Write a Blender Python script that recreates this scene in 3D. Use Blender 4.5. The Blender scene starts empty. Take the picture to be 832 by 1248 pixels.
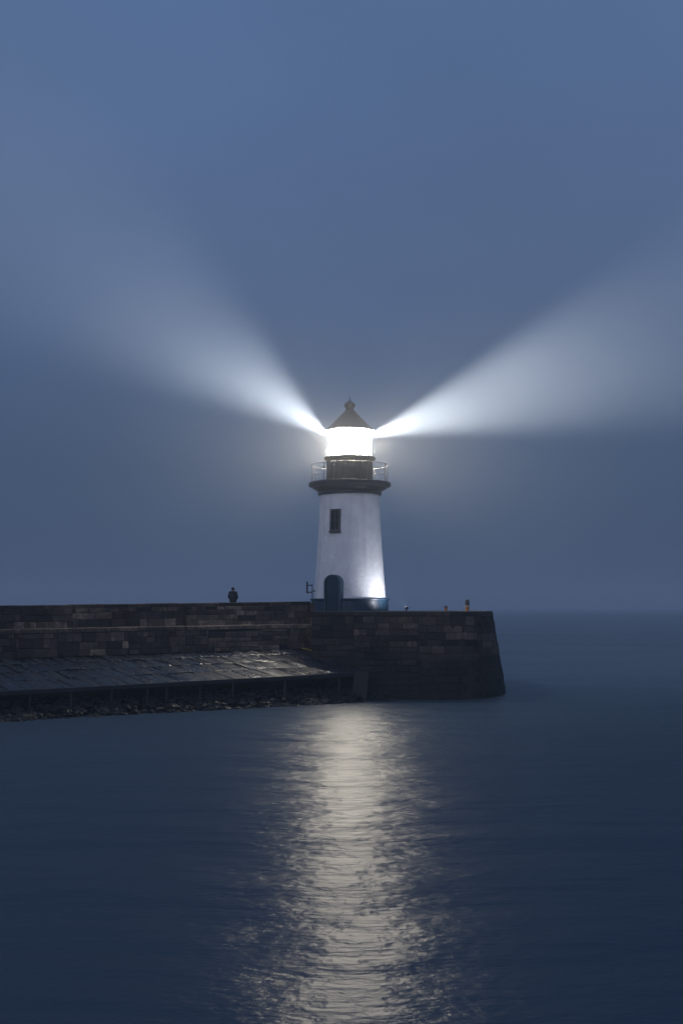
import bpy, bmesh, math, random
from mathutils import Vector, Matrix, noise

sc = bpy.context.scene
COL = sc.collection
F, CX, HY, CAMZ = 1400.0, 416.0, 740.0, 5.5      # focal length in photo pixels, image centre, horizon row, eye height


def at(px, py, D):
    """the point seen at photo pixel (px, py) at D metres from the camera"""
    return Vector(((px - CX) / F * D, D, CAMZ - (py - HY) / F * D))


# ------------------------------------------------------------------ helpers
def build(name, bm, mat, parent=None, smooth=False, autosmooth=None):
    me = bpy.data.meshes.new(name)
    bmesh.ops.recalc_face_normals(bm, faces=bm.faces[:])
    bm.to_mesh(me)
    bm.free()
    me.materials.append(mat)
    if smooth:
        for p in me.polygons:
            p.use_smooth = True
        if autosmooth:
            me.set_sharp_from_angle(angle=math.radians(autosmooth))
    o = bpy.data.objects.new(name, me)
    COL.objects.link(o)
    if parent:
        o.parent = parent
        o.matrix_parent_inverse = Matrix.Translation(-parent.location)
    return o


def tag(o, label=None, cat=None, group=None, kind=None):
    if label: o['label'] = label
    if cat: o['category'] = cat
    if group: o['group'] = group
    if kind: o['kind'] = kind
    return o


def empty(name, loc, label, cat, group=None):
    o = bpy.data.objects.new(name, None)
    o.empty_display_size = 0.3
    o.location = loc
    COL.objects.link(o)
    return tag(o, label, cat, group)


def lathe(bm, prof, c=(0, 0), seg=64, cap0=True, cap1=True):
    rings = []
    for r, z in prof:
        if r < 1e-5:
            rings.append([bm.verts.new((c[0], c[1], z))])
        else:
            rings.append([bm.verts.new((c[0] + r * math.cos(2 * math.pi * k / seg),
                                        c[1] + r * math.sin(2 * math.pi * k / seg), z)) for k in range(seg)])
    for a, b in zip(rings, rings[1:]):
        for k in range(seg):
            k2 = (k + 1) % seg
            if len(a) == 1 and len(b) == 1:
                continue
            if len(a) == 1:
                bm.faces.new((a[0], b[k2], b[k]))
            elif len(b) == 1:
                bm.faces.new((a[k], a[k2], b[0]))
            else:
                bm.faces.new((a[k], a[k2], b[k2], b[k]))
    if cap0 and len(rings[0]) > 1:
        bm.faces.new(rings[0][::-1])
    if cap1 and len(rings[-1]) > 1:
        bm.faces.new(rings[-1])
    return bm


def tube(bm, pts, r, seg=8, closed=False):
    pts = [Vector(p) for p in pts]
    n = len(pts)
    rings = []
    for i, p in enumerate(pts):
        if closed:
            d = pts[(i + 1) % n] - pts[i - 1]
        else:
            d = pts[min(i + 1, n - 1)] - pts[max(i - 1, 0)]
        d.normalize()
        up = Vector((0, 0, 1)) if abs(d.z) < 0.9 else Vector((1, 0, 0))
        a = d.cross(up).normalized()
        b = d.cross(a).normalized()
        rr = r[i] if isinstance(r, (list, tuple)) else r
        rings.append([bm.verts.new(p + a * rr * math.cos(2 * math.pi * k / seg) + b * rr * math.sin(2 * math.pi * k / seg))
                      for k in range(seg)])
    pairs = list(zip(rings, rings[1:]))
    if closed:
        pairs.append((rings[-1], rings[0]))
    for a, b in pairs:
        for k in range(seg):
            bm.faces.new((a[k], a[(k + 1) % seg], b[(k + 1) % seg], b[k]))
    if not closed:
        bm.faces.new(rings[0][::-1])
        bm.faces.new(rings[-1])
    return bm


def box(bm, mn, mx, M=None, bev=0.0):
    m = bmesh.ops.create_cube(bm, size=1.0)
    vs = m['verts']
    mn, mx = Vector(mn), Vector(mx)
    for v in vs:
        v.co = Vector([(mn[i] + mx[i]) / 2 + v.co[i] * (mx[i] - mn[i]) for i in range(3)])
    if bev > 0:
        es = list({e for v in vs for e in v.link_edges})
        r = bmesh.ops.bevel(bm, geom=es, offset=bev, segments=2, affect='EDGES')
        vs = list({v for f in r['faces'] for v in f.verts} | {v for v in vs if v.is_valid})
    if M is not None:
        for v in vs:
            v.co = M @ v.co
    return vs


def prism(bm, poly, d0, d1, M):
    """a polygon in local x-z, from local y=d0 to y=d1"""
    a = [bm.verts.new(M @ Vector((x, d0, z))) for x, z in poly]
    b = [bm.verts.new(M @ Vector((x, d1, z))) for x, z in poly]
    bm.faces.new(a)
    bm.faces.new(b[::-1])
    n = len(poly)
    for k in range(n):
        bm.faces.new((a[k], b[k], b[(k + 1) % n], a[(k + 1) % n]))


def ring_prism(bm, outer, inner, d0, d1, M):
    n = len(outer)
    A = [[bm.verts.new(M @ Vector((x, d, z))) for x, z in poly] for d in (d0, d1) for poly in (outer, inner)]
    o0, i0, o1, i1 = A
    for k in range(n):
        j = (k + 1) % n
        bm.faces.new((o0[k], o0[j], i0[j], i0[k]))
        bm.faces.new((o1[k], i1[k], i1[j], o1[j]))
        bm.faces.new((o0[k], o1[k], o1[j], o0[j]))
        bm.faces.new((i0[k], i0[j], i1[j], i1[k]))


# ------------------------------------------------------------------ materials
def new_mat(name):
    m = bpy.data.materials.new(name)
    m.use_nodes = True
    nt = m.node_tree
    return m, nt, nt.nodes['Principled BSDF'], nt.nodes['Material Output']


def N(nt, typ, **kw):
    n = nt.nodes.new(typ)
    for k, v in kw.items():
        if k in n.inputs.keys() if isinstance(k, str) else False:
            n.inputs[k].default_value = v
        else:
            setattr(n, k, v)
    return n


def noisy(nt, scale, detail=6, rough=0.6, vec=None, stretch=None, dist=0.0):
    g = N(nt, 'ShaderNodeNewGeometry')
    v = g.outputs['Position']
    if stretch:
        mp = N(nt, 'ShaderNodeMapping')
        mp.inputs['Scale'].default_value = stretch
        nt.links.new(v, mp.inputs['Vector'])
        v = mp.outputs['Vector']
    n = N(nt, 'ShaderNodeTexNoise')
    n.inputs['Scale'].default_value = scale
    n.inputs['Detail'].default_value = detail
    n.inputs['Roughness'].default_value = rough
    n.inputs['Distortion'].default_value = dist
    nt.links.new(v, n.inputs['Vector'])
    return n.outputs['Fac']


def ramp(nt, fac, stops):
    r = N(nt, 'ShaderNodeValToRGB')
    els = r.color_ramp.elements
    while len(els) < len(stops):
        els.new(0.5)
    for e, (p, c) in zip(els, stops):
        e.position = p
        e.color = (c, c, c, 1) if isinstance(c, (int, float)) else (*c, 1)
    nt.links.new(fac, r.inputs['Fac'])
    return r.outputs['Color']


def mix(nt, fac, a, b, mode='MIX'):
    m = N(nt, 'ShaderNodeMix', data_type='RGBA', blend_type=mode)
    for sock, val in ((m.inputs[0], fac), (m.inputs[6], a), (m.inputs[7], b)):
        if isinstance(val, (int, float)):
            sock.default_value = val
        elif isinstance(val, tuple):
            sock.default_value = (*val, 1)
        else:
            nt.links.new(val, sock)
    return m.outputs[2]


def bump(nt, bsdf, h, strength, dist):
    b = N(nt, 'ShaderNodeBump')
    b.inputs['Strength'].default_value = strength
    b.inputs['Distance'].default_value = dist
    nt.links.new(h, b.inputs['Height'])
    nt.links.new(b.outputs['Normal'], bsdf.inputs['Normal'])
    return b


def simple(name, col, rough=0.5, metal=0.0, scale=6.0, var=0.35, bstr=0.25, stretch=None):
    m, nt, b, out = new_mat(name)
    f = noisy(nt, scale, stretch=stretch)
    lo = tuple(c * (1 - var) for c in col)
    hi = tuple(min(1, c * (1 + var)) for c in col)
    nt.links.new(ramp(nt, f, [(0.3, lo), (0.7, hi)]), b.inputs['Base Color'])
    nt.links.new(ramp(nt, f, [(0.3, max(0.05, rough - 0.12)), (0.7, min(1, rough + 0.12))]), b.inputs['Roughness'])
    b.inputs['Metallic'].default_value = metal
    bump(nt, b, noisy(nt, scale * 6), bstr, 0.01)
    return m


def stone_mat(name, lo, hi, rough=0.75, rvar=0.15, wet_z=None, bstr=0.8, spec=0.18):
    """dressed stone: each block's own tone comes from the colour attribute 'tone'"""
    m, nt, b, out = new_mat(name)
    at_ = N(nt, 'ShaderNodeAttribute', attribute_name='tone')
    base = ramp(nt, at_.outputs['Fac'], [(0.0, lo), (1.0, hi)])
    grain = noisy(nt, 5.0, 8, 0.65)
    base = mix(nt, 1.0, base, ramp(nt, grain, [(0.3, 0.35), (0.7, 1.6)]), 'MULTIPLY')
    blot = noisy(nt, 0.7, 5, 0.6)
    base = mix(nt, ramp(nt, blot, [(0.42, 0.0), (0.62, 0.6)]), base, (0.022, 0.022, 0.022))
    drip = noisy(nt, 1.0, 5, 0.6, stretch=(2.2, 2.2, 0.25))
    base = mix(nt, ramp(nt, drip, [(0.52, 0.0), (0.68, 0.6)]), base, (0.018, 0.019, 0.018))
    if wet_z is not None:                      # the tide mark: dark weed up to the high-water line
        g = N(nt, 'ShaderNodeNewGeometry')
        sp = N(nt, 'ShaderNodeSeparateXYZ')
        nt.links.new(g.outputs['Position'], sp.inputs[0])
        ad = N(nt, 'ShaderNodeMath', operation='MULTIPLY_ADD')
        nt.links.new(blot, ad.inputs[0])
        ad.inputs[1].default_value = -2.2
        nt.links.new(sp.outputs['Z'], ad.inputs[2])
        mr = N(nt, 'ShaderNodeMapRange')
        mr.inputs['From Min'].default_value = wet_z - 1.7
        mr.inputs['From Max'].default_value = wet_z - 0.6
        mr.inputs['To Min'].default_value = 0.9
        mr.inputs['To Max'].default_value = 0.0
        nt.links.new(ad.outputs[0], mr.inputs['Value'])
        base = mix(nt, mr.outputs[0], base, (0.009, 0.011, 0.010))
    nt.links.new(base, b.inputs['Base Color'])
    nt.links.new(ramp(nt, grain, [(0.3, max(0.05, rough - rvar)), (0.7, min(1, rough + rvar))]), b.inputs['Roughness'])
    if spec > 0.5:                             # wet slabs: some hold a film of water, some have drained
        add = N(nt, 'ShaderNodeMath', operation='MULTIPLY_ADD')
        nt.links.new(at_.outputs['Fac'], add.inputs[0])
        add.inputs[1].default_value = -0.34
        nt.links.new(ramp(nt, grain, [(0.3, rough - rvar + 0.16), (0.7, rough + rvar + 0.16)]), add.inputs[2])
        nt.links.new(add.outputs[0], b.inputs['Roughness'])
    b.inputs['Specular IOR Level'].default_value = spec
    bump(nt, b, noisy(nt, 9.0, 9, 0.7), bstr, 0.03)
    return m


M_wall = stone_mat('wall_stone', (0.009, 0.0075, 0.0065), (0.24, 0.178, 0.134), wet_z=None)
M_head = stone_mat('quay_stone', (0.005, 0.0045, 0.004), (0.145, 0.11, 0.085), wet_z=2.6)
M_slab = stone_mat('wet_paving_stone', (0.003, 0.004, 0.007), (0.018, 0.024, 0.038), rough=0.32, rvar=0.18, bstr=0.5, spec=0.55)
M_rock = stone_mat('rubble_stone', (0.006, 0.006, 0.007), (0.035, 0.035, 0.037), rough=0.5, rvar=0.2, wet_z=1.2)
M_core = simple('mortar_core', (0.010, 0.0095, 0.009), 0.85, scale=2.0)
M_deck = simple('deck_concrete', (0.09, 0.088, 0.085), 0.7, scale=1.5)
M_block = simple('concrete', (0.016, 0.017, 0.020), 0.7, scale=3)
M_timber = simple('wet_timber', (0.014, 0.013, 0.013), 0.5, scale=5, stretch=(4, 4, 0.5))
M_trim = simple('dark_paint', (0.014, 0.022, 0.042), 0.42, scale=3, var=0.25)
M_plinth = simple('navy_paint', (0.012, 0.038, 0.072), 0.45, scale=2.5, var=0.3)
M_door = simple('door_paint', (0.006, 0.032, 0.062), 0.35, scale=4, var=0.25, stretch=(6, 6, 0.4))
M_doorframe = simple('door_surround_paint', (0.014, 0.050, 0.088), 0.5, scale=4, var=0.25)
M_drum = simple('weathered_lantern_panel', (0.075, 0.070, 0.062), 0.55, scale=3.0, var=0.35, stretch=(5, 5, 0.5))
M_roof = simple('dark_lead_roof', (0.05, 0.050, 0.055), 0.5, scale=2.5, var=0.3)
M_steel = simple('galvanised_rail', (0.06, 0.06, 0.065), 0.6, scale=8, var=0.2)
M_iron = simple('black_iron', (0.015, 0.018, 0.028), 0.5, scale=8)
M_winframe = simple('window_frame_paint', (0.045, 0.048, 0.055), 0.5, scale=6)
M_orange = simple('orange_paint', (0.36, 0.14, 0.028), 0.55, scale=8, var=0.3)
M_darkcap = simple('bollard_dark_paint', (0.035, 0.028, 0.03), 0.55, scale=8)
M_white_band = simple('white_reflective_band', (0.6, 0.6, 0.58), 0.5, scale=8, var=0.15)
M_rope = simple('yellow_rope', (0.42, 0.34, 0.05), 0.8, scale=20)
M_jacket = simple('dark_jacket_cloth', (0.010, 0.015, 0.028), 0.85, scale=12)
M_trouser = simple('dark_trouser_cloth', (0.015, 0.016, 0.022), 0.85, scale=12)
M_shoe = simple('shoe_leather', (0.012, 0.011, 0.010), 0.5, scale=12)
M_hat = simple('woollen_hat', (0.010, 0.013, 0.022), 0.9, scale=20)
M_skin = simple('skin', (0.42, 0.27, 0.2), 0.55, scale=15, var=0.1, bstr=0.05)


def white_tower_mat():
    m, nt, b, out = new_mat('limewashed_render')
    f = noisy(nt, 1.3, 8, 0.6)
    col = ramp(nt, f, [(0.3, (0.68, 0.69, 0.72)), (0.7, (0.82, 0.83, 0.86))])
    st = noisy(nt, 1.0, 6, 0.6, stretch=(3.0, 3.0, 0.18))
    col = mix(nt, ramp(nt, st, [(0.50, 0.0), (0.75, 0.38)]), col, (0.42, 0.41, 0.40))
    pt = noisy(nt, 4.0, 7, 0.7)
    col = mix(nt, ramp(nt, pt, [(0.62, 0.0), (0.72, 0.30)]), col, (0.42, 0.41, 0.40))
    nt.links.new(col, b.inputs['Base Color'])
    b.inputs['Roughness'].default_value = 0.6
    add = N(nt, 'ShaderNodeMath', operation='ADD')
    nt.links.new(noisy(nt, 2.2, 3, 0.5, stretch=(1, 1, 2.2)), add.inputs[0])
    mu = N(nt, 'ShaderNodeMath', operation='MULTIPLY')
    nt.links.new(noisy(nt, 14, 6, 0.6), mu.inputs[0])
    mu.inputs[1].default_value = 0.25
    nt.links.new(mu.outputs[0], add.inputs[1])
    bump(nt, b, add.outputs[0], 0.55, 0.05)
    return m


M_tower = white_tower_mat()


def glass_mat():
    m, nt, b, out = new_mat('lantern_glazing')
    nt.nodes.remove(b)
    t = N(nt, 'ShaderNodeBsdfTransparent')
    t.inputs['Color'].default_value = (0.96, 0.97, 0.97, 1)
    g = N(nt, 'ShaderNodeBsdfGlossy')
    g.inputs['Roughness'].default_value = 0.05
    fr = N(nt, 'ShaderNodeFresnel')
    fr.inputs['IOR'].default_value = 1.3
    mx = N(nt, 'ShaderNodeMixShader')
    nt.links.new(fr.outputs[0], mx.inputs[0])
    nt.links.new(t.outputs[0], mx.inputs[1])
    nt.links.new(g.outputs[0], mx.inputs[2])
    nt.links.new(mx.outputs[0], out.inputs['Surface'])
    return m


def pane_mat():
    m, nt, b, out = new_mat('dark_window_pane')
    b.inputs['Base Color'].default_value = (0.01, 0.012, 0.016, 1)
    f = noisy(nt, 3.0)
    nt.links.new(ramp(nt, f, [(0.3, 0.08), (0.7, 0.2)]), b.inputs['Roughness'])
    return m


def emit_mat(name, col, strength):
    m, nt, b, out = new_mat(name)
    b.inputs['Base Color'].default_value = (0.8, 0.8, 0.8, 1)
    b.inputs['Emission Color'].default_value = (*col, 1)
    b.inputs['Emission Strength'].default_value = strength
    return m


M_glass, M_pane = glass_mat(), pane_mat()
LENS = 430.0
M_lens = emit_mat('lit_fresnel_lens', (1.0, 0.885, 0.72), LENS)
M_flood = emit_mat('lit_flood_face', (0.95, 0.96, 1.0), 2.0)


def water_mat():
    m, nt, b, out = new_mat('sea_water')
    b.inputs['Base Color'].default_value = (0.026, 0.050, 0.076, 1)
    b.inputs['IOR'].default_value = 1.46
    swell = noisy(nt, 0.09, 3, 0.5, stretch=(0.25, 1.0, 1.0), dist=0.4)
    mid = noisy(nt, 0.42, 2, 0.45, stretch=(0.36, 1.0, 1.0), dist=0.5)
    chop = noisy(nt, 1.4, 3, 0.5, stretch=(0.42, 1.0, 1.0), dist=0.15)
    rip = noisy(nt, 6.5, 3, 0.55, stretch=(0.5, 1.0, 1.0), dist=0.0)
    acc = None
    for s, amp in ((swell, 1.0), (mid, 0.24), (chop, 0.10), (rip, 0.028)):
        mu = N(nt, 'ShaderNodeMath', operation='MULTIPLY')
        nt.links.new(s, mu.inputs[0])
        mu.inputs[1].default_value = amp
        if acc is None:
            acc = mu.outputs[0]
        else:
            ad = N(nt, 'ShaderNodeMath', operation='ADD')
            nt.links.new(acc, ad.inputs[0])
            nt.links.new(mu.outputs[0], ad.inputs[1])
            acc = ad.outputs[0]
    bn = bump(nt, b, acc, 1.0, 1.0)
    # the open water beyond the pier lies calmer than the wind-ruffled harbour side
    g = N(nt, 'ShaderNodeNewGeometry')
    sp = N(nt, 'ShaderNodeSeparateXYZ')
    nt.links.new(g.outputs['Position'], sp.inputs[0])
    calm = noisy(nt, 0.035, 3, 0.5, stretch=(0.3, 1.0, 1.0))
    wob = N(nt, 'ShaderNodeMath', operation='MULTIPLY_ADD')
    nt.links.new(calm, wob.inputs[0])
    wob.inputs[1].default_value = 60.0
    nt.links.new(sp.outputs['Y'], wob.inputs[2])

    def by_dist(near, far):
        m_ = N(nt, 'ShaderNodeMapRange', interpolation_type='SMOOTHSTEP')
        m_.inputs['From Min'].default_value = 78.0
        m_.inputs['From Max'].default_value = 135.0
        m_.inputs['To Min'].default_value = near
        m_.inputs['To Max'].default_value = far
        nt.links.new(wob.outputs[0], m_.inputs['Value'])
        return m_.outputs[0]

    nt.links.new(by_dist(1.0, 0.35), bn.inputs['Strength'])
    ro = N(nt, 'ShaderNodeMath', operation='ADD')
    nt.links.new(by_dist(0.45, 0.20), ro.inputs[0])
    rn = N(nt, 'ShaderNodeMapRange')
    rn.inputs['From Min'].default_value = 0.3
    rn.inputs['From Max'].default_value = 0.7
    rn.inputs['To Min'].default_value = -0.03
    rn.inputs['To Max'].default_value = 0.04
    nt.links.new(calm, rn.inputs['Value'])
    nt.links.new(rn.outputs[0], ro.inputs[1])
    nt.links.new(ro.outputs[0], b.inputs['Roughness'])
    b.inputs['Anisotropic'].default_value = 0.86       # short wind waves: steeper up-and-down than sideways
    tv_ = N(nt, 'ShaderNodeCombineXYZ')
    tv_.inputs[1].default_value = 1.0
    nt.links.new(tv_.outputs[0], b.inputs['Tangent'])
    return m


# ------------------------------------------------------------------ block-laid stone faces
def stone_blocks(bm, P, Nrm, u0, u1, courses, wr, rnd, gap=0.014, off=(0.0, 0.05), tone=None, skew=0.0, jitter=0.012, ins=0.03, gv=None):
    gv = gap if gv is None else gv
    lay = bm.loops.layers.float_color.get('tone') or bm.loops.layers.float_color.new('tone')
    for ci, (v0, v1) in enumerate(courses):
        u = u0 - rnd.uniform(0, wr[1])
        while u < u1:
            w = rnd.uniform(*wr)
            a, b_ = max(u, u0), min(u + w, u1)
            u += w
            if b_ - a < 0.08:
                continue
            t = tone(a, (v0 + v1) / 2) if tone else rnd.random()
            o = rnd.uniform(*off)
            tilt = [o + rnd.uniform(-jitter, jitter) for _ in range(4)]
            cs = [(a + gap, v0 + gv), (b_ - gap, v0 + gv), (b_ - gap, v1 - gv), (a + gap, v1 - gv)]
            ii = min(ins, (b_ - a) * 0.2, (v1 - v0) * 0.2)
            sg = [(1, 1), (-1, 1), (-1, -1), (1, -1)]
            back, rim, front = [], [], []
            for k, (uu, vv) in enumerate(cs):
                jj = rnd.uniform(-0.012, 0.012)
                p, n = P(uu + skew * vv + jj, vv), Nrm(uu + skew * vv, vv)
                back.append(bm.verts.new(p - n * 0.07))
                rim.append(bm.verts.new(p + n * (tilt[k] - 0.018)))
                q = P(uu + sg[k][0] * ii + skew * vv + jj, vv + sg[k][1] * ii)
                front.append(bm.verts.new(q + n * tilt[k]))
            fs = [bm.faces.new(front)]
            for k in range(4):
                j = (k + 1) % 4
                fs.append(bm.faces.new((rim[k], rim[j], front[j], front[k])))
                fs.append(bm.faces.new((back[k], back[j], rim[j], rim[k])))
            for f in fs:
                for l in f.loops:
                    l[lay] = (t, t, t, 1)


def tone_fn(rnd, seed, light=0.12):
    """some stretches of weathered pale stones between sooty dark ones"""
    def f(u, v):
        c = noise.noise(Vector((u * 0.30 + seed, v * 0.9, seed)))
        x = rnd.random() + 0.9 * c
        if x > 1.0 - light:
            return min(1.0, rnd.uniform(0.5, 1.0))
        if x > 0.55 - light:
            return rnd.uniform(0.18, 0.42)
        return rnd.uniform(0.0, 0.12)
    return f


def patchwork(bm, P, Nrm, u0, u1, v0, v1, hr, wr, rnd, seg=(2.0, 5.0), **kw):
    u = u0
    while u < u1 - 0.05:
        w = rnd.uniform(*seg)
        if u1 - u - w < 1.0:
            w = u1 - u
        stone_blocks(bm, P, Nrm, u, u + w, split_courses(v0, v1, rnd.uniform(*hr), rnd), wr, rnd, **kw)
        u += w


def split_courses(v0, v1, h, rnd):
    out, v = [], v0
    while v < v1 - 0.08:
        hh = h * rnd.uniform(0.8, 1.25)
        if v1 - v - hh < 0.4 * h:
            hh = v1 - v
        out.append((v, v + hh))
        v += hh
    return out


# ================================================================== SEA
WX0, WX1, WY0, WY1 = -2400, 2400, -400, 3900
bm = bmesh.new()
vs = [bm.verts.new(p) for p in ((WX0, WY0, 0), (WX1, WY0, 0), (WX1, WY1, 0), (WX0, WY1, 0))]
bm.faces.new(vs)
tag(build('sea_water', bm, water_mat()), 'dark blue sea with a long glittering path of lamplight', 'sea', kind='structure')

# ================================================================== PIER WALL (left arm)
def line(pl, pr):
    pl, pr = at(*pl), at(*pr)
    return lambda t: pl.lerp(pr, t)


L_top = line((0, 738, 60.9), (378, 733, 71.3))       # front arris of the parapet
L_ledge = line((0, 767, 60.5), (378, 760.5, 70.9))   # back of the ledge (top tier foot)
L_foot = line((0, 803, 60.0), (378, 790, 70.3))      # foot of the wall on the apron
L_edge = line((0, 843, 56.5), (431, 820, 67.7))      # lip of the apron
T0, T1 = -0.9, 1.0
along = (L_top(1) - L_top(0))
LEN = along.length
along.normalize()
outw = Vector((along.y, -along.x, 0)).normalized()   # towards the camera side
LEDGE = 0.34

rnd = random.Random(5)
wall = empty('parapet_wall', L_foot(0.5), 'long dark stone sea wall with a stepped face running left from the lighthouse', 'sea wall')


def P_up(u, v):          # upper tier: v 0..1 from ledge to coping underside
    t = u / LEN
    return L_ledge(t).lerp(L_top(t), v)


def P_low(u, v):         # lower tier stands one ledge further out
    t = u / LEN
    a, b_ = L_foot(t) + outw * 0.30, L_ledge(t) + outw * LEDGE
    b_ = b_ - Vector((0, 0, 0.02))
    return a.lerp(b_, v)


Nw = lambda u, v: outw
bm = bmesh.new()
patchwork(bm, P_up, Nw, T0 * LEN, T1 * LEN, 0.0, 0.84, (0.20, 0.34), (0.35, 1.3), rnd, off=(0, 0.05),
             tone=tone_fn(rnd, 3.1), gap=0.007, ins=0.016, jitter=0.02)
build('upper_wall', bm, M_wall, wall)
bm = bmesh.new()
patchwork(bm, P_low, Nw, T0 * LEN, T1 * LEN, 0.0, 0.84, (0.15, 0.30), (0.3, 1.1), rnd, off=(0, 0.06),
             tone=tone_fn(rnd, 9.7, 0.18), gap=0.007, ins=0.016, jitter=0.02)
build('lower_wall', bm, M_wall, wall)


def sweep(bm, sect, ts):
    """sect(t) -> list of points; lofted along ts, closed section, capped"""
    rows = [[bm.verts.new(p) for p in sect(t)] for t in ts]
    n = len(rows[0])
    for a, b_ in zip(rows, rows[1:]):
        for k in range(n):
            bm.faces.new((a[k], a[(k + 1) % n], b_[(k + 1) % n], b_[k]))
    bm.faces.new(rows[0])
    bm.faces.new(rows[-1][::-1])


Zv = Vector((0, 0, 1))
# coping stones, each a short block with its own slight tilt
bm = bmesh.new()
lay = bm.loops.layers.float_color.new('tone')
u = T0 * LEN
while u < T1 * LEN - 0.05:
    w = min(rnd.uniform(1.1, 1.9), T1 * LEN - u)
    ta, tb = (u + 0.008) / LEN, (u + w - 0.008) / LEN
    dz = rnd.uniform(-0.012, 0.012)
    h = 0.21
    vsn = []
    for t in (ta, tb):
        p = L_top(t) + Zv * dz
        for a, z in ((0.05, -h), (0.05, -0.03), (0.02, 0.0), (-0.85, 0.0), (-0.85, -h)):
            vsn.append(bm.verts.new(p + outw * a + Zv * z))
    k = 5
    fs = [bm.faces.new(vsn[:k]), bm.faces.new(vsn[k:][::-1])]
    for i in range(k):
        fs.append(bm.faces.new((vsn[i], vsn[k + i], vsn[k + (i + 1) % k], vsn[(i + 1) % k])))
    tt = min(1, max(0, rnd.gauss(0.25, 0.12)))
    for f in fs:
        for l in f.loops:
            l[lay] = (tt, tt, tt, 1)
    u += w
build('coping', bm, M_wall, wall)
bm = bmesh.new()
lay = bm.loops.layers.float_color.new('tone')
u = T0 * LEN
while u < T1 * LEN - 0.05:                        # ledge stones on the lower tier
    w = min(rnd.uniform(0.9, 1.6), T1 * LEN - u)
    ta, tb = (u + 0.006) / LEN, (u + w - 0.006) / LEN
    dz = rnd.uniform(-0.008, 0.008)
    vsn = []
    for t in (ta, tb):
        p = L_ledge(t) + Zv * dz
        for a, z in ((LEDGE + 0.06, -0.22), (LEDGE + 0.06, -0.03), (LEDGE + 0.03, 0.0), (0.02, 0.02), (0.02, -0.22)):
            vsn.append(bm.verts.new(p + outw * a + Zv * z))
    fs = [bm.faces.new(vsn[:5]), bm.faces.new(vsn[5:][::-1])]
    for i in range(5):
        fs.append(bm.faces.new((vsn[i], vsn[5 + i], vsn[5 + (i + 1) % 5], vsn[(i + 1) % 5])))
    tt = min(1, max(0, rnd.gauss(0.55 if u < 0.55 * LEN else 1.0, 0.12)))  # paler towards the tower: lamplight on the ledge put into the stone tone
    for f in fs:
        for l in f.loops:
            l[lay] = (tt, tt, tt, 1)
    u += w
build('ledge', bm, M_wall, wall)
WALK = 0.80          # walkway below the parapet top


def core_sect(t):
    top, led, foot = L_top(t), L_ledge(t), L_foot(t)
    pts = [foot + outw * 0.24 - Zv * (foot.z + 1.5), foot + outw * 0.24, led + outw * 0.26 - Zv * 0.15, led - outw * 0.05 - Zv * 0.15,
           top - outw * 0.06 - Zv * 0.2, top - outw * 0.80 - Zv * 0.2, top - outw * 0.80 - Zv * WALK, top - outw * 6.0 - Zv * WALK,
           top - outw * 6.6 - Zv * (top.z + 1.5)]
    return pts


bm = bmesh.new()
sweep(bm, core_sect, [T0 + (T1 - T0) * k / 12 for k in range(13)])
build('wall_core', bm, M_core, wall)
bm = bmesh.new()


def deck_sect(t):
    top = L_top(t)
    z = Zv * (WALK - 0.05)
    return [top - outw * 0.82 - z, top - outw * 5.95 - z, top - outw * 5.95 - z - Zv * 0.08, top - outw * 0.82 - z - Zv * 0.08]


sweep(bm, deck_sect, [T0, 0.0, T1])
build('walkway', bm, M_deck, wall)
# quoins closing the wall end
bm = bmesh.new()
lay = bm.loops.layers.float_color.new('tone')
for k, (tz0, tz1, ww) in enumerate(((0.0, 0.30, 0.45), (0.30, 0.62, 0.35), (0.62, 0.92, 0.5))):
    e = L_ledge(1.0).lerp(L_top(1.0), tz0), L_ledge(1.0).lerp(L_top(1.0), tz1)
    before = set(bm.faces)
    M = Matrix.Identity(4)
    M.col[0][:3] = along; M.col[1][:3] = outw; M.col[2][:3] = Zv; M.col[3][:3] = e[0]
    box(bm, (0.01, -0.5, 0.01), (ww * 0.6, 0.07 + 0.02 * (k % 2), (e[1] - e[0]).z - 0.01), M, bev=0.02)
    for f in set(bm.faces) - before:
        for l in f.loops:
            l[lay] = ((0.95, 0.25, 0.3)[k],) * 3 + (1,)
build('quoin', bm, M_wall, wall)

# ================================================================== APRON
apron = empty('paved_apron', L_edge(0.5), 'wet sloping stone apron laid in slanted slabs along the foot of the wall', 'apron')
up_n = (L_foot(0.4) - L_edge(0.4)).cross(along)
if up_n.z < 0: up_n = -up_n
up_n.normalize()
EDL = (L_edge(1) - L_edge(0)).length


def P_ap(u, v):      # v 0 at the lip, 1 at the wall foot
    t = u / LEN
    return L_edge(t).lerp(L_foot(t) + outw * 0.22, v)


bm = bmesh.new()
rnd = random.Random(11)
stone_blocks(bm, P_ap, lambda u, v: up_n, T0 * LEN, 1.0 * LEN + 0.9, [(0.0, 0.30), (0.30, 0.56), (0.56, 0.80), (0.80, 1.0)], (0.30, 0.70), rnd,
             gap=0.030, gv=0.004, off=(-0.012, 0.04), tone=lambda u, v: min(1, max(0, rnd.gauss(0.4, 0.25))), skew=-2.6, jitter=0.03, ins=0.025)
build('paving', bm, M_slab, apron)
bm = bmesh.new()


def slab_sect(t):
    e, f = L_edge(t), L_foot(t)
    return [e - up_n * 0.03, f + outw * 0.2 - up_n * 0.03, f - up_n * 0.35, e - outw * 0.03 - Zv * 0.26]


sweep(bm, slab_sect, [T0 + (1.0 - T0) * k / 10 for k in range(11)])
build('slab', bm, M_core, apron)
bm = bmesh.new()


def lip_sect(t):
    e = L_edge(t) + outw * 0.03
    return [e + Zv * 0.035, e + outw * 0.10 + Zv * 0.015, e + outw * 0.10 - Zv * 0.20, e - Zv * 0.20]


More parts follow.
